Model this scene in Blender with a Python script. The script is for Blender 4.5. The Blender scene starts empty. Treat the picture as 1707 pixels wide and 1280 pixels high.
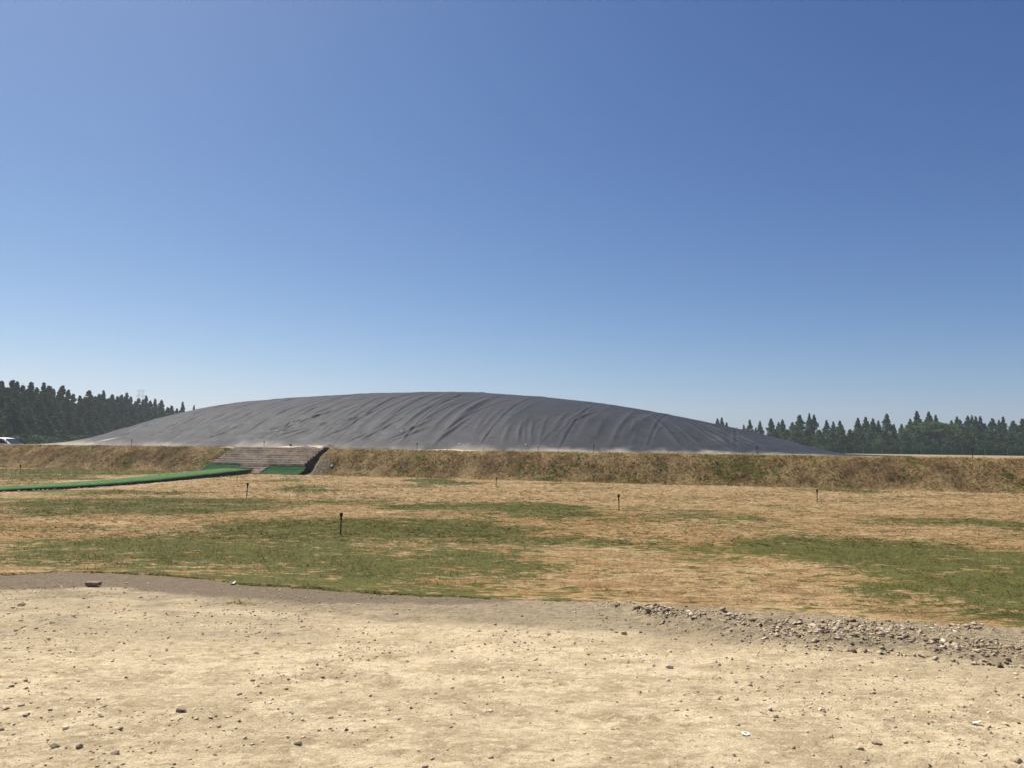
import bpy, math, random
import numpy as np
from mathutils import Matrix, Vector

# ------------------------------------------------------------------ camera, sky, sun, exposure
scene = bpy.context.scene
COL = scene.collection
FPX, EYE, PITCH, ROLL = 1240.0, 1.65, math.radians(4.82), math.radians(0.705)
cam_d = bpy.data.cameras.new("camera")
cam_d.sensor_fit = 'HORIZONTAL'; cam_d.sensor_width = 36.0; cam_d.lens = 36.0 * FPX / 1707.0
cam_d.clip_start = 0.1; cam_d.clip_end = 6000
cam = bpy.data.objects.new("camera", cam_d); COL.objects.link(cam)
CAMROT = Matrix.Rotation(math.pi / 2 + PITCH, 3, 'X') @ Matrix.Rotation(ROLL, 3, 'Z')
cam.matrix_world = Matrix.Translation((0, 0, EYE)) @ CAMROT.to_4x4()
scene.camera = cam

SUN_EL, SUN_AZ = math.radians(58), math.radians(-46)       # azimuth from +Y towards +X
world = bpy.data.worlds.new("World"); scene.world = world; world.use_nodes = True
wn = world.node_tree.nodes; wl = world.node_tree.links
bg = wn["Background"]; sky = wn.new("ShaderNodeTexSky")
sky.sky_type = 'NISHITA'; sky.sun_disc = False
sky.sun_elevation = SUN_EL; sky.sun_rotation = SUN_AZ % (2 * math.pi)
sky.altitude = 0; sky.air_density = 0.7; sky.dust_density = 0.85; sky.ozone_density = 8.5
# clear deep-blue summer sky: the overhead blue is deeper than the stock atmosphere gives
sep = wn.new("ShaderNodeSeparateColor"); cmb = wn.new("ShaderNodeCombineColor"); wl.new(sky.outputs[0], sep.inputs[0])
for ch, (ref, gain, ex) in enumerate(((3.24, 2.95, 1.84), (4.14, 3.44, 1.40), (5.80, 4.55, 1.03))):
    dv = wn.new("ShaderNodeMath"); dv.operation = 'DIVIDE'; wl.new(sep.outputs[ch], dv.inputs[0]); dv.inputs[1].default_value = ref
    pw = wn.new("ShaderNodeMath"); pw.operation = 'POWER'; wl.new(dv.outputs[0], pw.inputs[0]); pw.inputs[1].default_value = ex
    ml = wn.new("ShaderNodeMath"); ml.operation = 'MULTIPLY'; wl.new(pw.outputs[0], ml.inputs[0]); ml.inputs[1].default_value = gain
    wl.new(ml.outputs[0], cmb.inputs[ch])
wl.new(cmb.outputs[0], bg.inputs[0]); bg.inputs[1].default_value = 0.09

sun_d = bpy.data.lights.new("sun", 'SUN'); sun_d.energy = 4.9; sun_d.angle = math.radians(0.5); sun_d.color = (1.0, 0.945, 0.85)
sun = bpy.data.objects.new("sun", sun_d); COL.objects.link(sun)
sdir = Vector((math.sin(SUN_AZ) * math.cos(SUN_EL), math.cos(SUN_AZ) * math.cos(SUN_EL), math.sin(SUN_EL)))
sun.rotation_euler = sdir.to_track_quat('Z', 'Y').to_euler(); sun.location = (-30, 30, 60)

vs = scene.view_settings
vs.view_transform = 'Standard'; vs.look = 'None'; vs.gamma = 1.0; vs.use_curve_mapping = False; vs.exposure = 0.55
scene.cycles.volume_bounces = 0
scene.cycles.max_bounces = 6

# ------------------------------------------------------------------ helpers
rng = np.random.default_rng(7)
def rays(px, py):
    v = Vector(((px - 853.5) / FPX, -(py - 640) / FPX, -1.0)); return CAMROT @ v
def at_depth(px, py, depth):
    d = rays(px, py); t = depth / d.y; return Vector((d.x * t, depth, EYE + d.z * t))
def sm(a, b, x):
    t = np.clip((x - a) / (b - a), 0, 1); return t * t * (3 - 2 * t)
def _hash(ix, iy, seed):
    h = (ix.astype(np.int64) * 374761393 + iy.astype(np.int64) * 668265263 + seed * 974634777) & 0xffffffff
    h = ((h ^ (h >> 13)) * 1274126177) & 0xffffffff
    return ((h ^ (h >> 16)) & 0xffff) / 65535.0
def vnoise(x, y, seed=0):
    ix = np.floor(x); iy = np.floor(y); fx = x - ix; fy = y - iy
    fx = fx * fx * (3 - 2 * fx); fy = fy * fy * (3 - 2 * fy)
    a = _hash(ix, iy, seed); b = _hash(ix + 1, iy, seed); c = _hash(ix, iy + 1, seed); d = _hash(ix + 1, iy + 1, seed)
    return (a * (1 - fx) + b * fx) * (1 - fy) + (c * (1 - fx) + d * fx) * fy
def fbm(x, y, f=1.0, octv=4, seed=0, gain=0.5):
    s = 0; a = 1; t = 0
    for o in range(octv):
        s = s + a * vnoise(x * f + 17.3 * o, y * f - 9.1 * o, seed + o); t += a; a *= gain; f *= 2.03
    return s / t
def mesh_np(name, V, faces, mat=None, attrs=None, smooth=True, parent=None):
    """faces: list of (n,k) index arrays"""
    me = bpy.data.meshes.new(name)
    V = np.asarray(V, np.float32)
    me.vertices.add(len(V)); me.vertices.foreach_set("co", V.ravel())
    loops = np.concatenate([f.ravel() for f in faces]).astype(np.int32)
    tot = np.concatenate([np.full(len(f), f.shape[1]) for f in faces]).astype(np.int32)
    st = np.concatenate([[0], np.cumsum(tot)[:-1]]).astype(np.int32)
    me.loops.add(len(loops)); me.loops.foreach_set("vertex_index", loops)
    me.polygons.add(len(tot)); me.polygons.foreach_set("loop_start", st); me.polygons.foreach_set("loop_total", tot)
    me.update(calc_edges=True); me.validate()
    if smooth: me.polygons.foreach_set("use_smooth", np.ones(len(me.polygons), bool))
    for k, v in (attrs or {}).items():
        a = me.attributes.new(k, 'FLOAT', 'POINT'); a.data.foreach_set("value", np.asarray(v, np.float32).ravel())
    if mat: me.materials.append(mat)
    o = bpy.data.objects.new(name, me); COL.objects.link(o)
    if parent: o.parent = parent
    return o
def grid_faces(nu, nv):
    i, j = np.meshgrid(np.arange(nu - 1), np.arange(nv - 1), indexing='ij'); a = (i * nv + j).ravel()
    return np.stack([a, a + nv, a + nv + 1, a + 1], 1)
class MB:
    """collects small shapes, links them as ONE mesh"""
    def __init__(s): s.v = []; s.f = []
    def poly(s, verts, faces):
        n = len(s.v); s.v += [tuple(v) for v in verts]; s.f += [tuple(i + n for i in f) for f in faces]
    def box(s, lo, hi):
        x0, y0, z0 = lo; x1, y1, z1 = hi
        s.poly([(x0,y0,z0),(x1,y0,z0),(x1,y1,z0),(x0,y1,z0),(x0,y0,z1),(x1,y0,z1),(x1,y1,z1),(x0,y1,z1)],
               [(0,3,2,1),(4,5,6,7),(0,1,5,4),(1,2,6,5),(2,3,7,6),(3,0,4,7)])
    def lathe(s, prof, n=12, c=(0, 0, 0)):
        vs_ = []
        for r, z in prof:
            for k in range(n):
                a = 2 * math.pi * k / n; vs_.append((c[0] + r * math.cos(a), c[1] + r * math.sin(a), c[2] + z))
        fs = []
        for i in range(len(prof) - 1):
            for k in range(n): fs.append((i*n+k, i*n+(k+1) % n, (i+1)*n+(k+1) % n, (i+1)*n+k))
        fs.append(tuple(range(n - 1, -1, -1))); m = (len(prof) - 1) * n; fs.append(tuple(range(m, m + n)))
        s.poly(vs_, fs)
    def bar(s, a, b, r, n=5):
        a = Vector(a); b = Vector(b); d = (b - a).normalized()
        x = d.orthogonal().normalized(); y = d.cross(x); vs_ = []
        for p in (a, b):
            for k in range(n):
                t = 2 * math.pi * k / n; vs_.append(p + (x * math.cos(t) + y * math.sin(t)) * r)
        s.poly(vs_, [(k, (k+1) % n, n + (k+1) % n, n + k) for k in range(n)] + [tuple(range(n-1, -1, -1)), tuple(range(n, 2*n))])
    def build(s, name, mat=None, parent=None, smooth=False):
        me = bpy.data.meshes.new(name); me.from_pydata(s.v, [], s.f); me.update()
        if smooth: me.polygons.foreach_set("use_smooth", np.ones(len(me.polygons), bool))
        if mat: me.materials.append(mat)
        o = bpy.data.objects.new(name, me); COL.objects.link(o)
        if parent: o.parent = parent
        return o
def tag(o, label, cat=None, group=None, kind=None):
    if label: o["label"] = label
    if cat: o["category"] = cat
    if group: o["group"] = group
    if kind: o["kind"] = kind
    return o
def empty(name, loc=(0, 0, 0), rz=0):
    o = bpy.data.objects.new(name, None); COL.objects.link(o); o.location = loc; o.rotation_euler = (0, 0, rz)
    o.empty_display_size = 0.2; return o
def copy_tree(o, parent=None):
    c = o.copy(); COL.objects.link(c); c.parent = parent
    for ch in list(o.children): copy_tree(ch, c)
    return c

# ------------------------------------------------------------------ materials
class NT:
    def __init__(s, name, rough=0.9, spec=0.3):
        s.m = bpy.data.materials.new(name); s.m.use_nodes = True; s.t = s.m.node_tree; s.n = s.t.nodes
        s.b = s.n["Principled BSDF"]; s.b.inputs["Roughness"].default_value = rough
        s.b.inputs["Specular IOR Level"].default_value = spec
        s.geo = s.n.new("ShaderNodeNewGeometry"); s.pos = s.geo.outputs["Position"]
    def link(s, a, b): s.t.links.new(a, b)
    def setin(s, sock, v):
        if hasattr(v, 'links') or isinstance(v, bpy.types.NodeSocket): s.link(v, sock)
        else: sock.default_value = v
    def vec(s, scale, v=None):
        m = s.n.new("ShaderNodeVectorMath"); m.operation = 'MULTIPLY'; s.link(v or s.pos, m.inputs[0]); m.inputs[1].default_value = scale; return m.outputs[0]
    def obj(s):
        return s.n.new("ShaderNodeTexCoord").outputs["Object"]
    def noise(s, scale, detail=4, rough=0.55, v=None, dist=0.0):
        n = s.n.new("ShaderNodeTexNoise"); s.link(v or s.pos, n.inputs["Vector"]); n.inputs["Scale"].default_value = scale
        n.inputs["Detail"].default_value = detail; n.inputs["Roughness"].default_value = rough; n.inputs["Distortion"].default_value = dist
        return n.outputs["Fac"]
    def attr(s, name):
        a = s.n.new("ShaderNodeAttribute"); a.attribute_name = name; return a.outputs["Fac"]
    def math(s, op, a, b=0.0, c=0.0, clamp=False):
        m = s.n.new("ShaderNodeMath"); m.operation = op; m.use_clamp = clamp
        for k, v in enumerate((a, b, c)): s.setin(m.inputs[k], v)
        return m.outputs[0]
    def step(s, x, lo, hi, a=0.0, b=1.0):
        m = s.n.new("ShaderNodeMapRange"); m.interpolation_type = 'SMOOTHSTEP'
        for k, v in enumerate((x, lo, hi, a, b)): s.setin(m.inputs[k], v)
        return m.outputs[0]
    def mix(s, f, a, b, mode='MIX'):
        m = s.n.new("ShaderNodeMix"); m.data_type = 'RGBA'; m.blend_type = mode
        s.setin(m.inputs["Factor"], f)
        for sock, v in ((m.inputs[6], a), (m.inputs[7], b)):
            if isinstance(v, tuple): sock.default_value = (v[0], v[1], v[2], 1)
            else: s.link(v, sock)
        return m.outputs[2]
    def color(s, c):
        if isinstance(c, tuple): s.b.inputs["Base Color"].default_value = (*c, 1)
        else: s.link(c, s.b.inputs["Base Color"])
    def bump(s, h, dist=0.02, strength=1.0):
        b = s.n.new("ShaderNodeBump"); b.inputs["Distance"].default_value = dist; b.inputs["Strength"].default_value = strength
        s.link(h, b.inputs["Height"]); s.link(b.outputs[0], s.b.inputs["Normal"])
def plain(name, c, rough=0.6, var=0.25, scale=6.0, spec=0.4, metal=0.0):
    t = NT(name, rough, spec); n = t.noise(scale, 4, 0.6, v=t.obj())
    k = tuple(x * (1 - var) for x in c); k2 = tuple(min(1, x * (1 + var)) for x in c)
    t.color(t.mix(t.step(n, 0.3, 0.7), k, k2)); t.b.inputs["Metallic"].default_value = metal
    return t.m

def straw_nodes(t, bank=False, blade=False):
    """colour of the sown straw-covered turf: straw tones, orange and brown patches, green where grass took"""
    st = t.vec((.42, 1, 1)) if not bank else t.vec((1, 1, .6))
    n1 = t.noise(0.45, 5, 0.6, v=st); n2 = t.noise(1.9, 6, 0.68, v=st); n3 = t.noise(8.0, 4, 0.7, v=st); n4 = t.noise(42.0, 3, 0.7, v=st)
    if not bank:
        pale, tan, orange, brown = (.44,.32,.17), (.275,.18,.085), (.36,.215,.09), (.125,.083,.037)
    else:
        pale, tan, orange, brown = (.365,.262,.130), (.258,.178,.082), (.31,.182,.080), (.125,.088,.040)
    c = t.mix(t.step(n2, .36, .62), tan, pale)
    c = t.mix(t.math('MULTIPLY', t.step(n1, .46, .64), .75), c, orange)
    c = t.mix(t.math('MULTIPLY', t.step(n3, .50, .66), .7), c, brown)
    nb = t.noise(4.5, 5, .72, v=t.vec((.28, 1.2, 1))); c = t.mix(t.math('MULTIPLY', t.step(nb, .52, .68), .6), c, brown)
    nl = t.noise(.32, 5, .68, v=t.vec((.4, 1.3, 1)) if not bank else st); c = t.mix(t.math('MULTIPLY', t.step(nl, .50, .62), .6), c, (.29,.185,.082) if not bank else (.14,.09,.042))
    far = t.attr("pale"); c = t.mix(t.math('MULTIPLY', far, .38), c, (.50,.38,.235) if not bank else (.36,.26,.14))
    g = t.attr("green")
    k = t.math('ADD', t.math('MULTIPLY', t.math('ADD', t.math('SUBTRACT', n2, .5), t.math('MULTIPLY', t.math('SUBTRACT', n1, .5), 1.1)), 2.9), t.math('MULTIPLY', t.math('SUBTRACT', n3, .5), 4.2))
    gf = t.step(t.math('ADD', g, k), .16, .62)
    green = t.mix(t.step(n3, .35, .65), (.029,.058,.009), (.092,.104,.023))
    c = t.mix(t.math('MULTIPLY', gf, .84), c, green)
    if blade:
        tone = t.attr("tone"); c = t.mix(1.0, c, t.mix(tone, (.55,.52,.48), (1.4,1.37,1.3)), 'MULTIPLY')
    else:
        c = t.mix(1.0, c, t.mix(t.step(n4, .3, .7), (.55,.52,.47), (1.25,1.25,1.25)), 'MULTIPLY')
        h = t.math('ADD', t.math('MULTIPLY', n3, 1.0), t.math('MULTIPLY', n4, .5)); t.bump(h, .05 if not bank else .09, .9)
    t.color(c)
def straw_mat(name, **k):
    t = NT(name, .95, .1); straw_nodes(t, **k)
    if k.get('blade'):      # thin straw lets light through
        c = t.b.inputs["Base Color"].links[0].from_socket
        tr = t.n.new("ShaderNodeBsdfTranslucent"); t.link(c, tr.inputs[0]); ms = t.n.new("ShaderNodeMixShader"); ms.inputs[0].default_value = .4
        out = t.n["Material Output"]; t.link(t.b.outputs[0], ms.inputs[1]); t.link(tr.outputs[0], ms.inputs[2]); t.link(ms.outputs[0], out.inputs[0])
    return t.m

def dirt_mat():
    t = NT("dirt_road", .95, .12)
    n1 = t.noise(.8, 6, .62); n2 = t.noise(3.4, 8, .72, v=t.vec((.6, 1, 1))); n3 = t.noise(17, 6, .75, v=t.vec((.75, 1, 1)), dist=.6); n4 = t.noise(90, 4, .75)
    c = t.mix(t.step(n2, .40, .60), (.49,.385,.235), (.785,.645,.42))
    c = t.mix(t.math('MULTIPLY', t.step(n1, .42, .66), .5), c, (.50,.395,.245))
    c = t.mix(t.math('MULTIPLY', t.step(n3, .53, .63), .6), c, (.345,.26,.155))
    c = t.mix(t.math('MULTIPLY', t.step(n3, .47, .39), .7), c, (.82,.69,.47))
    n5 = t.noise(1.6, 4, .6, v=t.vec((.10, 1.5, 1))); c = t.mix(t.math('MULTIPLY', t.step(n5, .48, .66), .5), c, (.54,.43,.27)); c = t.mix(t.math('MULTIPLY', t.step(n5, .46, .34), .45), c, (.76,.63,.41))
    gy = t.attr("grey"); c = t.mix(t.step(t.math('ADD', gy, t.math('MULTIPLY', t.math('SUBTRACT', n2, .5), 2.2)), .2, .8), c, t.mix(t.step(n3, .35, .65), (.27,.212,.132), (.44,.36,.238)))
    wt = t.attr("damp"); c = t.mix(t.step(t.math('ADD', wt, t.math('MULTIPLY', t.math('SUBTRACT', n2, .5), .8)), .30, .78), c, t.mix(t.step(n3, .3, .7), (.185,.143,.094), (.255,.203,.138)))
    c = t.mix(1.0, c, t.mix(t.step(n4, .3, .7), (.72,.70,.67), (1.18,1.18,1.18)), 'MULTIPLY')
    t.color(c); t.bump(t.math('ADD', n3, t.math('MULTIPLY', n4, .5)), .030, 1.0)
    return t.m

def bank_top_mat():
    t = NT("embankment", .95, .1); straw_nodes(t, bank=True)
    bc = t.b.inputs["Base Color"].links[0].from_socket
    n2 = t.noise(1.2, 5, .65); n3 = t.noise(9, 4, .65)
    earth = t.mix(t.step(n3, .3, .7), (.27,.205,.12), (.39,.31,.195))
    f = t.step(t.math('ADD', t.attr("crest"), t.math('MULTIPLY', t.math('SUBTRACT', n2, .5), .8)), .35, .7)
    c = t.mix(f, bc, earth)
    sp = t.math('MULTIPLY', t.attr("bare"), 1.0)
    c = t.mix(t.step(t.math('ADD', sp, t.math('MULTIPLY', t.math('SUBTRACT', n3, .5), .7)), .3, .7), c, (.23,.185,.14))
    t.color(c); return t.m

def cover_mat():
    t = NT("geomembrane", .68, .14)
    n1 = t.noise(.22, 5, .6); n2 = t.noise(1.4, 5, .65); n3 = t.noise(14, 3, .6)
    c = t.mix(t.step(n2, .35, .7), (.021,.0238,.031), (.033,.037,.046))
    d = t.math('MULTIPLY', t.step(n1, .4, .7), .12)
    c = t.mix(d, c, (.10,.10,.105))
    dust_light = t.attr("dust_light"); f = t.step(t.math('ADD', dust_light, t.math('MULTIPLY', t.math('SUBTRACT', n2, .5), .7)), .3, 1.0)
    c = t.mix(t.math('MULTIPLY', f, .8), c, (.42,.37,.29))
    t.color(c); t.link(t.step(n2, .3, .7, .62, .72), t.b.inputs["Roughness"]); t.bump(n3, .01, .25)
    return t.m

M_field = straw_mat("dry_turf"); M_blade = straw_mat("straw_blades", blade=True); M_bankblade = straw_mat("bank_straw_blades", bank=True, blade=True)
M_dirt = dirt_mat(); M_bank = bank_top_mat(); M_cover = cover_mat()
M_black = plain("black_plastic", (.014, .012, .011), .5, .3)
M_pole = plain("weathered_riser", (.03, .023, .016), .6, .35, 20)
M_step = plain("weathered_step_boards", (.52, .425, .315), .85, .35, 2.5, .2)
M_step_shade = plain("step_side_shade", (.055, .043, .033), .9, .3, 4, .2)  # near-black tone paints the shade on the right end of the steps
M_nosing = plain("step_nosing", (.60, .54, .45), .85, .2, 3, .2)
M_green = plain("green_carpet", (.052, .115, .029), .9, .45, 5, .15)
M_green_d = plain("green_netting", (.015, .056, .015), .9, .4, 6, .1)
M_slab = plain("path_slab", (.10, .09, .075), .9, .3, 3, .2)
M_white = plain("white_paint", (.78, .78, .76), .5, .04, 3)
M_sand = plain("pale_sand", (.50, .42, .31), .95, .18, 1.5, .1)
M_soil = plain("dark_soil", (.15, .12, .095), .95, .3, 3, .1)
M_glass = plain("car_glass", (.01, .012, .013), .08, .1, 3, .5)
M_tyre = plain("tyre_rubber", (.02, .02, .02), .8, .1)
M_bark = plain("bark", (.07, .05, .035), .9, .3, 3, .1)
M_steel = plain("galvanised_steel", (.35, .36, .37), .5, .15, 1, .5, .3)
M_roof = plain("pale_roof", (.45, .44, .42), .8, .1, 1)
M_fence = plain("green_fence_mesh", (.02, .075, .045), .8, .35, 1.2, .2)
M_post = plain("fence_post", (.09, .16, .12), .6, .2, 3)
M_weed = plain("dry_weed", (.33, .28, .13), .9, .3, 9, .1)

def leaf_mat(name, dark, light):
    t = NT(name, .75, .2); tone = t.attr("tone"); oi = t.n.new("ShaderNodeObjectInfo")
    c = t.mix(tone, dark, light)
    c = t.mix(t.math('MULTIPLY', oi.outputs["Random"], .5), c, tuple(a * .62 for a in light))
    t.color(c)
    tr = t.n.new("ShaderNodeBsdfTranslucent"); t.link(c, tr.inputs[0]); ad = t.n.new("ShaderNodeMixShader"); ad.inputs[0].default_value = .35
    out = t.n["Material Output"]; t.link(t.b.outputs[0], ad.inputs[1]); t.link(tr.outputs[0], ad.inputs[2]); t.link(ad.outputs[0], out.inputs[0])
    return t.m
M_cedar = leaf_mat("cedar_foliage", (.009, .032, .017), (.058, .128, .052))
M_spire = leaf_mat("redwood_foliage", (.022, .062, .027), (.10, .20, .072))
M_broad = leaf_mat("broadleaf_foliage", (.045, .08, .032), (.12, .18, .06))

def chip_mat(name, cols):
    t = NT(name, .92, .15); tone = t.attr("tone"); r = t.n.new("ShaderNodeValToRGB"); t.link(tone, r.inputs[0])
    el = r.color_ramp.elements
    while len(el) < len(cols): el.new(.5)
    for k, c in enumerate(cols): el[k].position = k / (len(cols) - 1); el[k].color = (*c, 1)
    n = t.noise(45, 3, .6); t.color(t.mix(1.0, r.outputs[0], t.mix(n, (.75,.73,.7), (1.2,1.2,1.2)), 'MULTIPLY')); return t.m
def stone_mat(name, a, b):
    t = NT(name, .9, .2); oi = t.n.new("ShaderNodeObjectInfo"); n = t.noise(30, 4, .6)
    c = t.mix(t.math('ADD', t.math('MULTIPLY', oi.outputs["Random"], .6), t.math('MULTIPLY', n, .4)), a, b); t.color(c); t.bump(n, .004, .6); return t.m
M_stone = stone_mat("brown_stone", (.26, .195, .125), (.54, .44, .30))
M_stone_p = stone_mat("pale_stone", (.34, .29, .22), (.56, .50, .41))
M_pebble = chip_mat("pebble_mix", [(.24,.18,.11), (.40,.32,.21), (.52,.43,.29), (.66,.56,.41)])
M_rubble = chip_mat("rubble_mix", [(.15,.115,.075), (.28,.215,.14), (.40,.325,.22), (.60,.52,.40)])

# ------------------------------------------------------------------ site frame: u along the embankment foot, v into it
UD = np.array([.95716705, -.28953626]); VD = np.array([.28953626, .95716705]); O0 = np.array([10.34634926, 34.20360716])
def uv2xy(u, v): return O0[0] + u * UD[0] + v * VD[0], O0[1] + u * UD[1] + v * VD[1]
def xy2uv(x, y): return (x - O0[0]) * UD[0] + (y - O0[1]) * UD[1], (x - O0[0]) * VD[0] + (y - O0[1]) * VD[1]
RZ_BANK = math.atan2(UD[1], UD[0])

EX = np.array([-60,-14,-9,-6.28,-5.68,-5.05,-4.5,-3.88,-3.19,-2.41,-1.68,-.99,-.12,.59,1.03,1.31,1.72,2.14,2.69,3.22,3.62,4.02,4.4,4.72,7,12,60.])
EY = np.array([9.6,9.5,9.4,9.34,9.56,9.52,9.47,9.26,8.98,8.73,8.53,8.4,8.2,8.15,8.11,7.86,7.77,7.71,7.55,7.4,7.28,7.18,7.06,6.99,6.6,6.3,6.])
def edge_y(x): return np.interp(x, EX, EY) + .10 * (fbm(x, x * 0, 2.2, 4, 5) - .5)

# green patches: (world x, world y, half width x, half depth y, strength)
PATCH_PX = [(250,843,200,13,.95),(60,834,90,7,.6),(620,880,230,15,.85),(430,915,330,24,.86),(660,940,210,38,.85),(150,930,170,15,.9),(330,950,170,20,.85),
 (820,846,115,10,1.),(905,855,85,5,.9),(725,803,42,6,1.),(520,813,45,4,.6),(600,833,70,6,.6),(850,905,90,10,.75),(965,906,60,6,.8),(1200,865,100,10,.38),(1150,916,110,14,.32),
 (1510,870,75,6,.8),(1690,876,50,8,.7),(1500,920,175,25,.95),(1610,950,170,40,.95),(1570,1005,140,25,.8),(1680,1010,110,30,.85),(110,790,140,8,.9),(60,785,110,6,1.),(220,782,110,4,.9),(60,797,130,3,.8),(170,820,150,3,.6),(1420,818,30,3,.7),
 (450,800,30,3,.5),(1090,850,60,5,.5),(1330,845,40,4,.4),(700,860,60,5,.5),(160,880,110,5,.35),(600,975,190,12,.75),(60,905,80,8,.5),(380,890,150,10,.6)]
def ground_xy(px, py):
    d = rays(px, py); t = -EYE / d.z; return d.x * t, d.y * t
PATCH = []
for px, py, rx, ry, s in PATCH_PX:
    cx, cy = ground_xy(px, py); x1, _ = ground_xy(px + rx, py); _, ya = ground_xy(px, py - ry); _, yb = ground_xy(px, py + ry)
    PATCH.append((cx, (ya + yb) / 2, abs(x1 - cx), (ya - yb) / 2, s))
def greenness(x, y):
    wx = x + 1.2 * (fbm(x, y, .45, 3, 31) - .5) * np.clip(y / 12, .6, 3); wy = y + 1.2 * (fbm(x, y, .45, 3, 47) - .5) * np.clip(y / 12, .6, 3)
    g = np.zeros_like(x)
    for cx, cy, rx, ry, s in PATCH:
        r2 = (((wx - cx) / rx) ** 2 + ((wy - cy) / ry) ** 2) * .6
        g = np.maximum(g, s * (1 - sm(.35, 1.5, r2)))
    return g
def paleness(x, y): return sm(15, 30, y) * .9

# ---- field: structured sheet from the ragged dirt edge to the embankment foot
def bank_y(x): return (O0[1] + (x - O0[0]) * UD[1] / UD[0])
gx = np.concatenate([np.linspace(-140, -48, 24)[:-1], np.linspace(-48, -9, 190)[:-1], np.linspace(-9, 9, 300)[:-1], np.linspace(9, 34, 130)[:-1], np.linspace(34, 110, 20)])
tt = np.concatenate([[-.0008, 0], (np.arange(1, 330) / 329.) ** 1.7])
GX, TT = np.meshgrid(gx, tt, indexing='ij')
y0 = edge_y(GX); y1 = np.maximum(bank_y(GX) + .9, y0 + 2)
GY = y0 + (y1 - y0) * TT
fz = .008 + .07 * (fbm(GX, GY, .35, 3, 3) - .5) + .05 * (fbm(GX, GY, 2.2, 3, 8) - .5) + .028 * (fbm(GX, GY, 8, 2, 12) - .5)
fz = fz * (.4 + .6 * sm(0, .05, TT)) + .022 * (1 - sm(0, .03, TT))
fz = np.where(TT < 0, -.03, fz)
fz = fz * (1 - sm(.97, 1, TT)) - .05 * sm(.98, 1, TT)
def field_z(x, y):
    x = np.asarray(x, float); y = np.asarray(y, float)
    return .008 + .07 * (fbm(x, y, .35, 3, 3) - .5) + .05 * (fbm(x, y, 2.2, 3, 8) - .5) + .028 * (fbm(x, y, 8, 2, 12) - .5)
o = mesh_np("field", np.stack([GX, GY, fz], -1).reshape(-1, 3), [grid_faces(*GX.shape)], M_field,
            dict(green=greenness(GX, GY), pale=paleness(GX, GY)))
tag(o, "flat field of sown turf, mostly dry straw with green patches", None, kind="structure")

# ---- dirt track in the foreground
rx_ = np.concatenate([np.linspace(-140, -9, 30)[:-1], np.linspace(-9, 9, 840)[:-1], np.linspace(9, 110, 30)])
ry_ = np.concatenate([np.linspace(-60, 2.6, 20)[:-1], np.linspace(2.6, 7, 280)[:-1], np.linspace(7, 10.8, 140)])
RX, RY = np.meshgrid(rx_, ry_, indexing='ij')
GLX = np.array([.6,1.18,1.42,1.87,2.3,2.99,3.6,4.03,6,9]); GLY = np.array([8.1,7.75,7.19,6.76,6.48,6.33,6.09,5.98,5.6,5.3])
def rubble_mask(x, y):
    lo = np.interp(x, GLX, GLY); hi = edge_y(x)
    return sm(lo - .25, lo + .15, y) * sm(.75, 1.35, x) * (1 - sm(hi - .12, hi + .2, y)) * (1 - sm(9, 10, x))
def road_z(x, y):
    near = (1 - sm(9, 14, np.abs(x)))
    z = .030 * (fbm(x, y, .5, 3, 61) - .5) + near * (.020 * (fbm(x, y, 2.6, 4, 62) - .5) + .030 * (fbm(x * .7, y, 7, 4, 65, .75) - .5) + .020 * np.maximum(fbm(x * .8, y, 15, 3, 67, .6) - .56, 0))
    yw = y + .05 * x + .25 * (fbm(x, x * 0, .4, 2, 68) - .5)      # faint wheel ruts along the track
    for yr in (4.75, 5.3, 6.5, 7.15): z = z - near * .012 * np.exp(-((yw - yr) / .11) ** 2) * sm(.3, .55, fbm(x, y, .6, 2, 69))
    z = z + rubble_mask(x, y) * (.05 + .10 * (fbm(x, y, 3.3, 4, 66) - .35))
    return z
rz_ = road_z(RX, RY); ey = edge_y(RX)
DLX = np.array([-12,-8,-6.3,-5.72,-4.51,-3.68,-2.24,-.96,-.12,.5]); DLY = np.array([8.9,8.7,8.55,8.6,8.78,8.47,8.1,8.12,8.1,8.15])
dmp = np.where(RX < .45, sm(-.42, .12, RY - np.interp(RX, DLX, DLY) + .25 * (fbm(RX, RY, 1.3, 3, 71) - .5)), 0) * (1 - sm(-.2, .45, RX))
gr = np.clip(sm(-1.5, -.2, RY - ey + .35) * .95, 0, 1) * sm(-7, -2, RX + .0) * 1.0
gr = np.maximum(gr, rubble_mask(RX, RY) * 1.1)
gr = np.maximum(gr, .75 * np.exp(-(((RX + 4.6) / 1.5) ** 2 + ((RY - 8.2) / .45) ** 2)))
gr = np.maximum(gr, .45 * sm(.42, .62, fbm(RX, RY, .45, 3, 77)) * sm(5.2, 7, RY))
o = mesh_np("dirt_road", np.stack([RX, RY, rz_ - .07 * sm(.06, .30, RY - ey)], -1).reshape(-1, 3), [grid_faces(*RX.shape)], M_dirt, dict(damp=dmp, grey=gr))
tag(o, "pale dusty dirt track with loose stones in the foreground", None, kind="structure")

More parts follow.
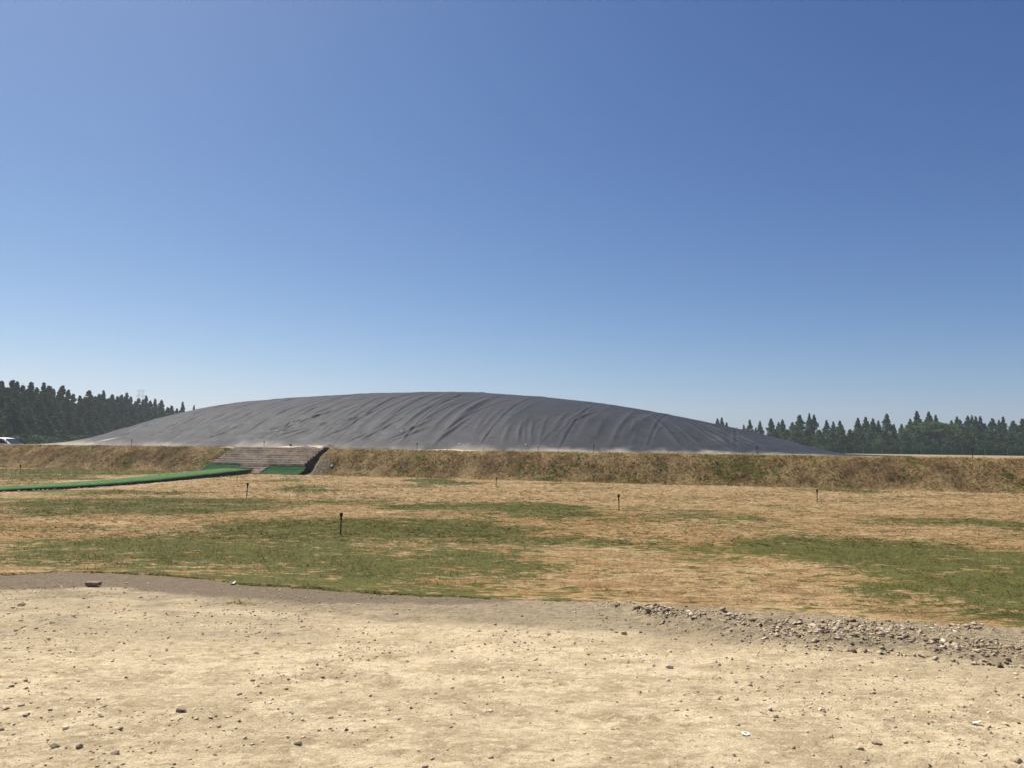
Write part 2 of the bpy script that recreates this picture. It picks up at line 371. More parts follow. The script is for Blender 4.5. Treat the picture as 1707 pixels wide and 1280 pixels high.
# ---- embankment, its crest, the level ground beyond
CREST_V, CREST_Z = 2.1, 1.42
us = np.concatenate([np.linspace(-1400, -62, 16)[:-1], np.linspace(-62, 24, 800)[:-1], np.linspace(24, 1400, 16)])
vv = np.concatenate([[-.6], np.linspace(-.35, 4.2, 76), np.linspace(4.4, 60, 60), [70, 90, 130, 200, 400, 800, 1400]])
BU, BV = np.meshgrid(us, vv, indexing='ij')
def platform_z(u, v):
    left = 1 - sm(-51.5, -48.5, u)
    m = (1 - sm(48, 56, v)) * (1 - left * sm(4.2, 7.5, v))
    return .25 + (CREST_Z - .25) * m
def bank_z(u, v):
    wob = .35 * (fbm(u, u * 0, .22, 3, 91) - .5)
    s = np.clip((v - wob * (1 - np.clip(v / 2.1, 0, 1))) / CREST_V, -.3, 1.0)
    # rounded shoulder and foot
    z = np.where(s < 0, s * .3, CREST_Z * (s - .07 * np.sin(2 * np.pi * np.clip(s, 0, 1))))
    lump = .13 * (fbm(u, v, 1.1, 3, 92) - .5) + .10 * (fbm(u, v, 3.2, 3, 93) - .5) + .05 * (fbm(u, v, 9, 2, 94) - .5)
    on = sm(-.1, .25, s) * (1 - .72 * sm(.93, 1.02, v / CREST_V))
    z = np.where(v > CREST_V, platform_z(u, v), z) + lump * on * (1 - sm(4, 8, v))
    return z
BZ = bank_z(BU, BV)
stair_mask = sm(-29.25, -29.1, BU) * (1 - sm(-22.5, -22.3, BU))
BZ = BZ - .22 * stair_mask * sm(.0, .35, BV) * (1 - sm(2.3, 2.6, BV))
BX, BY = uv2xy(BU, BV)
ol = sm(.45, .62, fbm(BU, BV, .25, 4, 95)) * .16 + .10 * sm(-12, 0, BU) + .4 * np.exp(-((BU + 1.5) / .7) ** 2 - ((BV - 1.8) / .3) ** 2)
ol = np.maximum(ol, .55 * np.exp(-((BU + 29.8) / .9) ** 2))
crest = np.where(BV > 4.2, 1., sm(1.95, 2.55, BV) * (.55 + .45 * sm(-14, -4, BU)))
bare = np.exp(-((BU + 22.0) / .55) ** 2) * (1 - sm(.9, 1.6, BV)) * 1.2
o = mesh_np("embankment", np.stack([BX, BY, BZ], -1).reshape(-1, 3), [grid_faces(*BU.shape)], M_bank,
            dict(green=np.clip(ol, 0, 1) * (BV < 4.2), pale=np.zeros_like(BU), crest=crest, bare=bare))
tag(o, "low straw-covered earth bank and level ground behind it", None, kind="structure")

# ------------------------------------------------------------------ grass blades
def blades(name, P, length, width, tilt, mat, attrs, label, up=None):
    n = len(P); az = rng.uniform(0, 2 * np.pi, n) if up is not None else rng.normal(0, .75, n) + np.pi * rng.integers(0, 2, n) - .15; tl = tilt
    d = np.stack([np.cos(az) * np.cos(tl), np.sin(az) * np.cos(tl), np.sin(tl)], 1)
    if up is not None: d = d + up * 1.0; d /= np.linalg.norm(d, axis=1)[:, None]
    sd = np.stack([-np.sin(az), np.cos(az), np.zeros(n)], 1)
    flip = rng.uniform(-.6, .6, n)[:, None] * (1 if up is not None else .35); sd = sd + np.array([0, 0, 1.]) * flip
    a = P - sd * (width / 2)[:, None]; b = P + sd * (width / 2)[:, None]; c = P + d * length[:, None]
    V = np.stack([a, b, c], 1).reshape(-1, 3)
    at = {k: np.repeat(v, 3) for k, v in attrs.items()}
    o = mesh_np(name, V, [np.arange(3 * n).reshape(-1, 3)], mat, at, smooth=False)
    tag(o, label, "grass", kind="stuff"); return o
def scatter_field(n, ya, yb):
    yy = ya + (yb - ya) * rng.uniform(0, 1, n) ** 1.0; hw = yy * .74 + 1.0
    xx = rng.uniform(-1, 1, n) * hw
    k = (yy > edge_y(xx) + .01) & (yy < bank_y(xx) + .1)
    u, v = xy2uv(xx, yy)
    k &= ~((xx > -18.4) & (xx < -13.9) & (yy > 19))
    k &= ~((u > -29.4) & (u < -22.2) & (v > -.9))
    return xx[k], yy[k]
PX, PY, LL = [], [], []
for n, ya, yb, L in [(150000, 6.6, 13, .065), (110000, 13, 23, .13), (90000, 23, 48, .26)]:
    x, y = scatter_field(n, ya, yb); PX.append(x); PY.append(y); LL.append(np.full(len(x), L))
x = rng.uniform(-9, 9, 9000); y = edge_y(x) + np.abs(rng.normal(0, .09, 9000)); PX.append(x); PY.append(y); LL.append(np.full(9000, .055))
x = np.concatenate(PX); y = np.concatenate(PY); L = np.concatenate(LL) * rng.uniform(.55, 1.35, len(x))
g = greenness(x, y)
clump = fbm(x, y, 3.5, 3, 21); k = rng.uniform(0, 1, len(x)) < .25 + 1.3 * sm(.35, .62, clump); x, y, L, g = x[k], y[k], L[k], g[k]
P = np.stack([x, y, field_z(x, y) - .004], 1)
tl = np.radians(np.where(rng.uniform(0, 1, len(x)) < .12 + .25 * g, np.where(y < 13, rng.uniform(20, 55, len(x)), rng.uniform(10, 26, len(x))), rng.uniform(1, 12, len(x))))
blades("grass", P, L, L * np.where(y < 13, .10, .17) + .002, tl, M_blade, dict(green=g, pale=paleness(x, y), tone=np.clip(rng.normal(.5, .28, len(x)), 0, 1)),
       "short dry straw and grass blades lying over the field")
n = 90000; u = rng.uniform(-50, 14, n); v = rng.uniform(-.25, 2.35, n) 
k = ~((u > -29.3) & (u < -22.25)) & (rng.uniform(0, 1, n) < .2 + 1.4 * sm(.38, .62, fbm(u, v, 2.0, 3, 22))); u, v = u[k], v[k]; n = len(u)
bx, by = uv2xy(u, v); z = bank_z(u, v)
olb = sm(.45, .62, fbm(u, v, .25, 4, 95)) * .16 + .10 * sm(-12, 0, u)
up = np.tile(np.array([-.3 * VD[0], -.3 * VD[1], -.35]), (n, 1)); L = rng.uniform(.08, .22, n)
blades("bank_grass", np.stack([bx, by, z], 1), L, L * .10, np.radians(rng.uniform(5, 60, n)), M_bankblade,
       dict(green=olb, pale=np.zeros(n), tone=np.clip(rng.normal(.5, .3, n), 0, 1)), "matted dry straw hanging on the bank slope", up)

# ------------------------------------------------------------------ the inflated cover
KU = np.array([-53,-50.3,-47.61,-44.91,-42.22,-39.52,-36.83,-34.13,-31.43,-28.74,-26.04,-23.35,-20.65,-17.96,-15.26,-12.57,-9.87,-7.17,-4.48,-1.78,.91,3.61,6.3,9.])
KC = np.array([0,.02,.22,1.40,3.10,3.86,4.12,4.286,4.441,4.544,4.616,4.63,4.595,4.468,4.244,3.969,3.655,3.231,2.718,2.157,1.528,.774,.03,0])
V0, VW = 4.5, 36.0
def crv(u):   # Catmull-Rom through the control heights
    h = KU[1] - KU[0]; t = np.clip((u - KU[0]) / h, 0, len(KU) - 1.0001); i = t.astype(int); f = t - i
    g = lambda k: KC[np.clip(k, 0, len(KC) - 1)]
    a, b, c, d = g(i - 1), g(i), g(i + 1), g(i + 2)
    return np.maximum(.5 * (2*b + (c - a)*f + (2*a - 5*b + 4*c - d)*f*f + (3*b - a - 3*c + d)*f**3), 0)
mu = np.concatenate([np.linspace(-53, 9, 900)]); mv = np.concatenate([np.linspace(V0, V0 + 12, 300)[:-1], np.linspace(V0 + 12, V0 + VW, 110)])
MU, MV = np.meshgrid(mu, mv, indexing='ij')
Qv = np.clip(1 - np.abs(2 * (MV - V0) / VW - 1) ** 2.2, 0, 1) ** .85
H = crv(MU) * Qv
FOLDS = [[(-41.34,5.09),(-40.67,5.33)],[(-40.91,6.75),(-40.31,7.47)],[(-38.05,4.52),(-37.2,4.75),(-37.04,6.31),(-37.16,8.16),(-37.13,10.47)],[(-35.89,4.64),(-35.75,5.54),(-35.68,7.13),(-35.9,8.95)],[(-34.73,4.56),(-33.66,4.95),(-32.55,5.74),(-32.01,6.96)],[(-30.72,4.62),(-28.26,6.31),(-26.08,9.76)],[(-30.33,4.81),(-28.37,7.07),(-26.65,8.64)],[(-29.17,4.62),(-27.85,5.73),(-26.44,6.46)],[(-28.02,4.73),(-26.38,6.16)],[(-25.26,4.96),(-23.85,6.33),(-23.39,8.59)],[(-25.09,5.43),(-24.69,6.87),(-23.69,8.16)],[(-23.11,4.71),(-22.44,5.33),(-21.99,5.84)],[(-22.3,4.72),(-21.06,6.59)],[(-20.83,4.61),(-19.68,5.71),(-18.92,6.89)],[(-20.61,4.57),(-18.87,5.92)],[(-21.38,4.73),(-20.43,5.2)],[(-17.12,4.62),(-16.45,6.71)],[(-11.88,4.69),(-12.34,6.72)],[(-11.03,4.66),(-11.73,7.05)],[(-10.65,4.67),(-11.12,7.53)],[(-12.67,4.72),(-12.98,6.26)],[(-9.91,8.18),(-9.59,11.1)],[(-9.7,8.22),(-8.99,10.62)],[(-1.86,10.3),(-.2,6.1)],[(-1.58,8.22),(-.2,5.16)],[(-.04,10.23),(1.35,6.8),(2.12,5.17)],[(3.19,9.14),(3.74,6.27)],[(2.26,14.58),(3.91,6.45)],[(-.08,7.59),(1.09,5.26)],[(-2.94,14.44),(-.3,13.74)],[(-2.36,14.21),(-.45,10.62)],[(-4.31,5.25),(-3.47,4.68)],[(-5.21,4.62),(-4.48,5.24)],[(-40.88,6.09),(-39.87,8.01)],[(-42.28,4.72),(-40.29,6.02)],[(-38.83,4.56),(-37.79,5.89),(-37.65,7.84)]]
SEAMS = [-42.8, -38.0, -33.0, -28.4, -23.6, -19.2, -14.2, -9.5, -4.75, -.2, 4.4]
fr = random.Random(11)
D = np.zeros_like(H)
def add_ridge(pts, amp, w):
    """a fold: tent-like ridge along a polyline, fading at its ends, with a shallow trough beside it"""
    pts = np.array(pts, float); lo = pts.min(0) - 4 * w; hi = pts.max(0) + 4 * w
    i0, i1 = np.searchsorted(mu, [lo[0], hi[0]]); j0, j1 = np.searchsorted(mv, [lo[1], hi[1]])
    if i1 <= i0 or j1 <= j0: return
    U = MU[i0:i1, j0:j1]; V = MV[i0:i1, j0:j1]
    seg = np.linalg.norm(np.diff(pts, axis=0), axis=1); tot = seg.sum(); best = np.full(U.shape, 1e9); tb = np.zeros(U.shape); acc = 0
    for a, b, l in zip(pts[:-1], pts[1:], seg):
        t = np.clip(((U - a[0]) * (b[0] - a[0]) + (V - a[1]) * (b[1] - a[1])) / (l * l), 0, 1)
        dd = np.hypot(U - a[0] - t * (b[0] - a[0]), V - a[1] - t * (b[1] - a[1]))
        k = dd < best; best = np.where(k, dd, best); tb = np.where(k, (acc + t * l) / tot, tb); acc += l
    prof = np.exp(-(best / w) ** 2 * 1.2) * .6 + .5 * np.exp(-(best / w) * 1.6) - .10 * np.exp(-((best - 1.9 * w) / w) ** 2)
    D[i0:i1, j0:j1] += amp * prof * np.sin(np.pi * np.clip(.06 + .88 * tb, 0, 1)) ** .7
for f in FOLDS:
    a_, b_ = f[-2], f[-1]; f = list(f) + [(b_[0] + .55 * (b_[0] - a_[0]), b_[1] + .8 * abs(b_[1] - a_[1]))] if b_[1] > a_[1] else list(f); L = sum(math.dist(a, b) for a, b in zip(f[:-1], f[1:]))
    add_ridge(f, (.030 + .009 * min(L, 4)) * (.4 if -13.2 < f[0][0] < -10.4 else 1), .085 + .008 * min(L, 4))
    for q in range(1):      # slimmer companions beside each fold
        du, dv = fr.uniform(-.7, .7), fr.uniform(-.2, .5); s0 = fr.uniform(.5, .9)
        c = np.mean(f, axis=0); add_ridge([((p[0] - c[0]) * s0 + c[0] + du, max(V0 + .1, (p[1] - c[1]) * s0 + c[1] + dv)) for p in f], fr.uniform(.012, .028), fr.uniform(.05, .08))
for k in range(26):         # broad soft swells between the folds
    u0 = fr.uniform(-44, -6); L = fr.uniform(7.0, 14.0); sl = fr.uniform(.0, .15); v0 = V0 + fr.uniform(.0, 2.0)
    add_ridge([(u0, v0), (u0 + sl * L, v0 + L)], fr.uniform(.03, .07), fr.uniform(.22, .42))
for k in range(60):         # long soft folds sweeping up from the foot, most on the left half
    u0 = fr.uniform(-46, -17); L = fr.uniform(4.0, 14.0); sl = fr.uniform(-.05, .22); v0 = V0 + fr.uniform(.05, 2.5)
    add_ridge([(u0, v0), (u0 + sl * L * .4, v0 + L * .4), (u0 + sl * L * 1.25, v0 + L)], fr.uniform(.015, .042), fr.uniform(.07, .15))
for k in range(26):
    u0 = fr.uniform(-17, -4); L = fr.uniform(2.0, 6.0); v0 = V0 + fr.uniform(.05, 3.5); sl = fr.uniform(-.15, .15)
    add_ridge([(u0, v0), (u0 + sl * L, v0 + L)], fr.uniform(.010, .025), fr.uniform(.09, .18))
for k in range(44):
    u0 = fr.uniform(-3, 6); L = fr.uniform(2.0, 9.0); v0 = V0 + fr.uniform(.1, 1.6)
    add_ridge([(u0, v0), (u0 - fr.uniform(.2, .45) * L, v0 + L)], fr.uniform(.02, .05), fr.uniform(.07, .14))
for s in SEAMS:             # weld seams: a narrow step, gathered by short cross wrinkles
    D += .028 * np.exp(-((MU - s) / .07) ** 2) - .022 * np.exp(-((MU - s - .15) / .08) ** 2)
    for k in range(34):
        v = V0 + abs(fr.gauss(0, 1)) * 5.5 + .4; side = fr.choice((-1, 1)); L = fr.uniform(.5, 1.7) * (1.25 if -24 < s < -2 else .8)
        add_ridge([(s + side * .1, v), (s + side * L, v + fr.uniform(-.25, .25))], fr.uniform(.012, .032), fr.uniform(.05, .09))
D += .10 * (fbm(MU, MV, .35, 3, 101) - .5) + .02 * (fbm(MU, MV, 1.6, 3, 102) - .5)
fade = sm(0, .9, H)
foot = np.clip(1 - (MV - V0) / 1.1, 0, 1)
du = .12 * (fbm(MU, MU * 0, 1.3, 3, 110) - .5)
XX, YY = uv2xy(MU, MV + du * foot - .35 * foot * fbm(MU, MU * 0, .5, 3, 111))
ZZ = platform_z(MU, MV) * 0 + CREST_Z + .012 + H + D * fade
dust_light = np.exp(-(MV - V0) / .55) * (.35 + .75 * fbm(MU, MU * 0, .35, 4, 112)) * .75 + .3 * (1 - sm(-46, -38, MU)) + .30 * np.exp(-(MV - V0) / 2.6) * fbm(MU, MV, .8, 3, 114) + .18 * sm(.55, .8, fbm(MU * .5, MV, .9, 3, 113))  # left-end term paints sun-grazed paleness; the other terms are dust
dust_light += .8 * np.exp(-((MU + 41.0) / .5) ** 2 - ((MV - 5.2 - .35 * (MU + 41)) / .10) ** 2) + .6 * np.exp(-((MU + 40.6) / .4) ** 2 - ((MV - 7.1 - .9 * (MU + 40.6)) / .25) ** 2)      # two pale streaks along folds near the left end
cov = empty("lagoon_cover", (*uv2xy(-20., 22.), CREST_Z))
tag(cov, "huge inflated dark grey membrane dome with wrinkles and weld seams behind the bank", "membrane dome")
o = mesh_np("membrane", np.stack([XX, YY, ZZ], -1).reshape(-1, 3), [grid_faces(*MU.shape)], M_cover, dict(dust_light=np.clip(dust_light, 0, 1.2)), parent=cov)
o.matrix_parent_inverse = Matrix.Translation(-cov.location)
def cover_pt(u, v):
    i = int(np.argmin(abs(mu - u))); j = int(np.argmin(abs(mv - v))); return Vector((XX[i, j], YY[i, j], ZZ[i, j]))

# pale sand blown against the foot of the cover
sa_u = np.linspace(-46, 6, 620); sa_v = np.linspace(0, 1, 14)
SU, SV = np.meshgrid(sa_u, sa_v, indexing='ij')
amp = .16 * sm(.45, .66, fbm(SU, SU * 0, .32, 4, 120)) + 1.6 * np.exp(-((SU + 25.3) / 2.4) ** 2) + .8 * np.exp(-((SU + 15.8) / 2.2) ** 2) + .5 * np.exp(-((SU + 31) / 1.6) ** 2)
prof = np.sin(np.pi * SV) ** .8
szz = CREST_Z - .055 + (.022 + .15 * amp * (.1 + 1.1 * fbm(SU, SV * 2, 1.8, 3, 121))) * prof
svv = 3.55 + SV * (.9 + .5 * np.minimum(amp, 1.2))
sx, sy = uv2xy(SU, svv)
tag(mesh_np("sand_drift", np.stack([sx, sy, szz], -1).reshape(-1, 3), [grid_faces(*SU.shape)], M_sand), "pale sand heaped along the foot of the dark membrane dome", None, kind="structure")

# ------------------------------------------------------------------ stairs up the bank
def to_site(o, u, v, z=0):
    x, y = uv2xy(u, v); o.location = (x, y, z); o.rotation_euler = (0, 0, RZ_BANK)
st = empty("bank_stairs"); to_site(st, -25.8, 0)
tag(st, "wide grey-brown flight of low steps cut into the straw bank", "stairs")
NST, Z0, V_ST, SW = 8, .48, .36, 6.1
rise = (CREST_Z + .05 - Z0) / NST; going = 2.15 / NST
for k in range(NST):
    b = MB(); zt = Z0 + rise * (k + 1); v0 = V_ST + going * k
    b.box((-SW/2 + .02, v0, zt - rise + (.003 if k else -.3)), (SW/2 - .02, v0 + going - .004, zt - .03)); b.build("step", M_step, st)
    b = MB(); b.box((-SW/2 + .01, v0 - .025, zt - .028), (SW/2 - .01, v0 + going - .03, zt + .004)); t_ = b.build("tread", M_nosing if k % 2 == 0 else M_step, st)
b = MB()   # saw-tooth side board at the open end, shade put into its dark colour
for sx_ in (1,):
    pr = []
    for k in range(NST):
        zt = Z0 + rise * (k + 1) + .03; v0 = V_ST + going * k - .05; pr += [(v0, zt - rise), (v0, zt)]
    pr.append((V_ST + going * NST + .2, CREST_Z + .08))
    low = [(V_ST + going * NST + .2, CREST_Z - .25), (V_ST - .05, Z0 - .32)]
    P2 = pr + low; x0 = sx_ * (SW/2 + .003); x1 = sx_ * (SW/2 + .075); n = len(P2); b = MB()
    b.poly([(x0, p[0], p[1]) for p in P2] + [(x1, p[0], p[1]) for p in P2], [tuple(range(n)), tuple(range(2*n-1, n-1, -1))] + [(i, (i+1) % n, n + (i+1) % n, n + i) for i in range(n)])
    b.build("side_board", M_step_shade, st)

# green netting over the soil at the stair foot, split by a bare landing
def sheet(name, pts_u, prof_vz, mat, seed):
    uu = np.linspace(pts_u[0], pts_u[1], 40); vv_ = np.linspace(0, 1, 14); A, B = np.meshgrid(uu, vv_, indexing='ij')
    pv = np.interp(B, np.linspace(0, 1, len(prof_vz)), [p[0] for p in prof_vz]); pz = np.interp(B, np.linspace(0, 1, len(prof_vz)), [p[1] for p in prof_vz])
    pz = pz + .05 * (fbm(A, B * 2, 2.5, 3, seed) - .5); pv = pv + .10 * (fbm(A, B, 1.4, 3, seed + 1) - .5)
    x, y = uv2xy(A, pv); return mesh_np(name, np.stack([x, y, pz], -1).reshape(-1, 3), [grid_faces(*A.shape)], mat)
o = sheet("green_netting", (-29.1, -26.9), [(.42, .50), (.28, .46), (.0, .27), (-.4, .10), (-.75, .045)], M_green_d, 201); tag(o, "dark green netting over the soil below the left end of the steps", "netting")
o = sheet("green_netting", (-25.0, -22.6), [(.42, .49), (.28, .44), (.02, .24), (-.35, .10), (-.7, .045)], M_green_d, 205); tag(o, "dark green netting over the soil below the right end of the steps", "netting")
ld = empty("landing"); to_site(ld, -25.95, 0); tag(ld, "bare pale landing between two green nets at the stair foot", "landing")
for k, (v0, zt) in enumerate([(.0, .36), (-.3, .24), (-.6, .12)]):
    b = MB(); b.box((-.93, v0, -.05), (.93, v0 + .34 - .03 * (k == 0), zt)); b.build("landing_step", M_step, ld)

# green carpeted path running from the left to the stairs
pts = [(-24.0, 15.0), (-19.6, 19.5), (-16.6, 24.0), (-15.2, 27.2), (-14.62, 31.5), (-14.45, 36), (-14.4, 42.2)]
zs = [.07, .08, .08, .10, .14, .20, .27]
n = 60; tp = np.linspace(0, len(pts) - 1, n); ti = np.arange(len(pts))
rxp = np.interp(tp, ti, [p[0] for p in pts]); ryp = np.interp(tp, ti, [p[1] for p in pts]); rzp = np.interp(tp, ti, zs)
tx = np.gradient(rxp); ty = np.gradient(ryp); ll = np.hypot(tx, ty); nx, ny = -ty / ll, tx / ll
path = empty("garden_path", (-16.2, 30, 0)); tag(path, "raised path covered with bright green carpet running to the bank steps", "path")
def ribbon(name, mat, w0, w1, dz, thick, wob):
    rows = []
    j = wob * (fbm(ryp, ryp * 0, 1.1, 3, 301) - .5)
    for w, z in ((w0, rzp + dz - thick), (w0, rzp + dz), (w0 + .35 * (w1 - w0), rzp + dz + .012), (w0 + .7 * (w1 - w0), rzp + dz + .004), (w1, rzp + dz), (w1, rzp + dz - thick)):
        rows.append(np.stack([rxp + nx * (w + j), ryp + ny * (w + j), z + .02 * wob * (fbm(ryp, ryp * 0 + w, 1.7, 2, 302) - .5)], 1))
    V = np.stack(rows, 1).reshape(-1, 3); o = mesh_np(name, V, [grid_faces(n, 6)], mat, parent=path, smooth=False); o.matrix_parent_inverse = Matrix.Translation((16.2, -30, 0)); return o
ribbon("slab", M_slab, 0.0, 1.75, -.02, .35, .10)
ribbon("carpet", M_green, -.10, 1.85, .0, .035, .22)
# loose pale stones along the path's near side
def rocks_np(name, C, S, mat, flat=.6, smooth=False):
    """many small angular stones in one mesh: deformed octahedra / cubes"""
    base = np.array([[1,0,0],[-1,0,0],[0,1,0],[0,-1,0],[0,0,1],[0,0,-1],[.6,.6,.55],[-.6,.6,.5],[.6,-.6,.5],[-.6,-.6,.55]], float)
    F = np.array([[4,6,7],[4,7,9],[4,9,8],[4,8,6],[0,2,6],[2,7,6],[2,1,7],[1,9,7],[1,3,9],[3,8,9],[3,0,8],[0,6,8],[0,5,2],[2,5,1],[1,5,3],[3,5,0]])
    n = len(C); B = base[None] * rng.uniform(.45, 1.5, (n, 10, 1)) + rng.normal(0, .13, (n, 10, 3))
    B = B * np.stack([rng.uniform(.7, 1.4, n), rng.uniform(.7, 1.2, n), rng.uniform(.4, .9, n) * flat / .6], 1)[:, None]
    a = rng.uniform(0, 6.28, n); c, s = np.cos(a)[:, None], np.sin(a)[:, None]
    X = B[..., 0] * c - B[..., 1] * s; Y = B[..., 0] * s + B[..., 1] * c
    tl = rng.normal(0, .3, n)[:, None]; Z = B[..., 2] * np.cos(tl) + X * np.sin(tl)
    V = np.stack([X, Y, Z], -1) * S[:, None, None] + C[:, None]
    return mesh_np(name, V.reshape(-1, 3), [(F[None] + 10 * np.arange(n)[:, None, None]).reshape(-1, 3)], mat, dict(tone=np.repeat(rng.uniform(0, 1, n), 10)), smooth=smooth)
m = 420; ti = rng.uniform(0, n - 1, m); qx = np.interp(ti, np.arange(n), rxp); qy = np.interp(ti, np.arange(n), ryp)
qn = np.abs(rng.normal(0, .28, m)) + .1; C = np.stack([qx + qn * .9, qy - qn * .25, np.full(m, .02)], 1)
tag(rocks_np("path_gravel", C, rng.uniform(.012, .035, m), M_stone_p), "pale gravel spilled along the edge of the green path", "gravel", kind="stuff")

# ------------------------------------------------------------------ sprinkler risers
def make_sprinkler():
    r = empty("sprinkler")
    b = MB(); b.lathe([(.013, -.05), (.013, .30), (.011, .34)], 10); b.build("riser_pipe", M_pole, r, True)
    b = MB(); b.lathe([(.014, .31), (.024, .315), (.024, .335), (.013, .345)], 10); b.build("collar", M_black, r, True)
    b = MB(); b.lathe([(.012, .345), (.020, .36), (.032, .40), (.035, .445), (.033, .452), (.012, .455)], 12); b.build("spray_head", M_black, r, True)
    return r
sp0 = make_sprinkler()
SP = [(-3.08, 13.70, .92, 0, "nearest sprinkler riser, with a clear cup-shaped black head, standing in green grass"),
      (2.88, 19.91, 1.0, -3, "black sprinkler riser leaning slightly left by the long green streak right of centre"),
      (-8.11, 23.07, 1.05, 3, "dark sprinkler riser leaning right, just in front of the green path's far end"),
      (-12.18, 33.34, .98, 5, "thin sprinkler riser close beside the green path's dark edge"),
      (9.82, 24.05, 1.0, -1, "sprinkler riser in bare pale straw before the right part of the bank"),
      (-.61, 31.01, .92, -2, "small sprinkler riser near the foot of the bank below the dome's middle"),
      (-24.39, 37.26, 1.05, 2, "sprinkler riser beyond the green path at the left of the field")]
for i, (x, y, s, lean, lab) in enumerate(SP):
    r = sp0 if i == 0 else copy_tree(sp0)
    r.location = (x, y, float(field_z(x, y)) - .01); r.scale = (s, s, s); r.rotation_euler = (0, math.radians(lean), .6 * i); tag(r, lab, "sprinkler", "sprinkler risers in the field")
CS = [(-36.46, 2.3, "crest post against the dome's bright left end"), (-26.78, 2.3, "crest post standing at the top of the steps"), (-16.95, 2.3, "crest post in front of the pale sand right of the steps"),
      (-10.09, 2.6, "shortest crest post, before the soft folds at the dome's middle"), (-7.06, 2.3, "crest post right of the dome's middle, before the wrinkled seam"), (.93, 2.3, "crest post before the dome's low right end"),
      (10.12, 2.3, "crest post before the trees and green fence at the right"), (-46.42, 2.0, "post at the far left end of the bank, before the white car")]
for i, (u, v, lab) in enumerate(CS):
    r = copy_tree(sp0); x, y = uv2xy(u, v); s = .98 if i != 3 else .6
    zz = float(bank_z(np.array([u]), np.array([v]))[0]); zz = max(zz, CREST_Z - .02) if i == 1 else zz
    r.location = (x, y, zz - .02); r.scale = (s, s, s); r.rotation_euler = (0, math.radians([2, 0, 0, 1, 0, 0, -2, 2][i]), i); tag(r, "sprinkler, " + lab, "sprinkler", "sprinkler risers along the bank crest")

# ------------------------------------------------------------------ small things near the dome
def stone_mesh(name, seed, mat, sub=1, rough=.28, sharp=True):
    import bmesh
    bm = bmesh.new(); bmesh.ops.create_icosphere(bm, subdivisions=sub + 1, radius=1.0); R = random.Random(seed)
    cuts = [(Vector((R.gauss(0, 1), R.gauss(0, 1), R.gauss(0, 1))).normalized(), R.uniform(.32, .72)) for _ in range(8)]
    for v in bm.verts:
        for nrm, d in cuts:
            k = v.co.dot(nrm)
            if k > d: v.co -= nrm * (k - d)
        v.co *= 1 + R.uniform(-.04, .04)
        v.co.x *= 1.2; v.co.z *= .62
    me = bpy.data.meshes.new(name); bm.to_mesh(me); bm.free(); me.materials.append(mat); return me
def lump(name, loc, s, mat, seed, rz=0, mesh=None):
    me = mesh or stone_mesh(name, seed, mat); o = bpy.data.objects.new(name, me); COL.objects.link(o); o.location = loc; o.scale = s; o.rotation_euler = (0, 0, rz); return o
for (u, v), lab in (((-20.13, 6.38), "upper of the two small white caps on the dome's left slope"), ((-19.65, 5.98), "lower of the two small white caps on the dome's left slope"),
                    ((-15.41, 4.95), "small white cap low on the dome, before the pale sand"), ((-11.4, 4.97), "small white cap low at the dome's middle fold")):
    b = MB(); b.lathe([(.05, -.02), (.052, .02), (.045, .05), (.02, .065)], 12); o = b.build("vent_cap", M_white, None, True); o.location = cover_pt(u, v); tag(o, lab, "vent cap", "white vent caps on the dome")
x, y = uv2xy(-26.1, 4.0); b = MB(); b.lathe([(.02, 0), (.06, .012), (.085, .07), (.06, .125), (.02, .14)], 12); o = b.build("float_ball", M_black, None, True); o.location = (x, y, CREST_Z + .13); tag(o, "small black ball lying on the pale sand above the steps", "ball")
for i, (u, v, sx_, sz_, lab) in enumerate([(-24.6, 3.3, 1.0, .17, "longer dark soil heap before the pale sand at the stair head"), (-23.0, 3.3, .6, .24, "steeper dark soil heap behind the top right corner of the steps")]):
    x, y = uv2xy(u, v); nu, nv = 36, 14; A, B = np.meshgrid(np.linspace(-1, 1, nu), np.linspace(-1, 1, nv), indexing='ij')
    hh = np.clip(1 - A**2, 0, 1) * np.clip(1 - B**2, 0, 1) * (.35 + 1.1 * fbm(A + 5 * i, B, 3.2, 3, 401)) * sz_ - .02
    o = mesh_np("soil_heap", np.stack([A * sx_, B * .5, hh], -1).reshape(-1, 3), [grid_faces(nu, nv)], M_soil); o.location = (x, y, CREST_Z); o.rotation_euler = (0, 0, RZ_BANK); tag(o, lab, "soil heap", "dark soil heaps at the stair head")
x, y = uv2xy(-21.3, .75); o = lump("white_stone", (x, y, float(bank_z(np.array([-21.3]), np.array([.75]))[0]) + .05), (.09, .08, .12), M_white, 5); tag(o, "small white stone on the bank right of the steps", "stone")
b = MB(); b.box((-.02, -.02, -.05), (.02, .02, .30)); o = b.build("marker_stake", M_white); x, y = uv2xy(-22.55, 3.0); o.location = (x, y, CREST_Z); tag(o, "thin white stake by the top right corner of the steps", "stake")

# ------------------------------------------------------------------ white car behind the crest at the left
car = empty("parked_car", (-40.75, 60.0, .43), math.radians(-4)); tag(car, "white car parked behind the bank, only its roof and windows showing", "car")
body = [(-2.0, .35), (-2.05, .72), (-1.9, .92), (-1.1, .97), (.95, .97), (1.6, .90), (1.98, .72), (2.05, .40), (1.98, .28), (-1.95, .28)]
cabin = [(-1.75, .955), (-1.35, 1.36), (-1.0, 1.47), (-.1, 1.50), (.42, 1.43), (1.15, .955)]
def prism(prof, w0, w1, zt):
    b = MB(); n = len(prof); z0 = min(p[1] for p in prof); f = lambda z: w0 + (w1 - w0) * (z - z0) / (zt - z0)
    b.poly([(x, -f(z), z) for x, z in prof] + [(x, f(z), z) for x, z in prof], [tuple(range(n)), tuple(range(2*n-1, n-1, -1))] + [(i, n + i, n + (i+1) % n, (i+1) % n) for i in range(n)]); return b
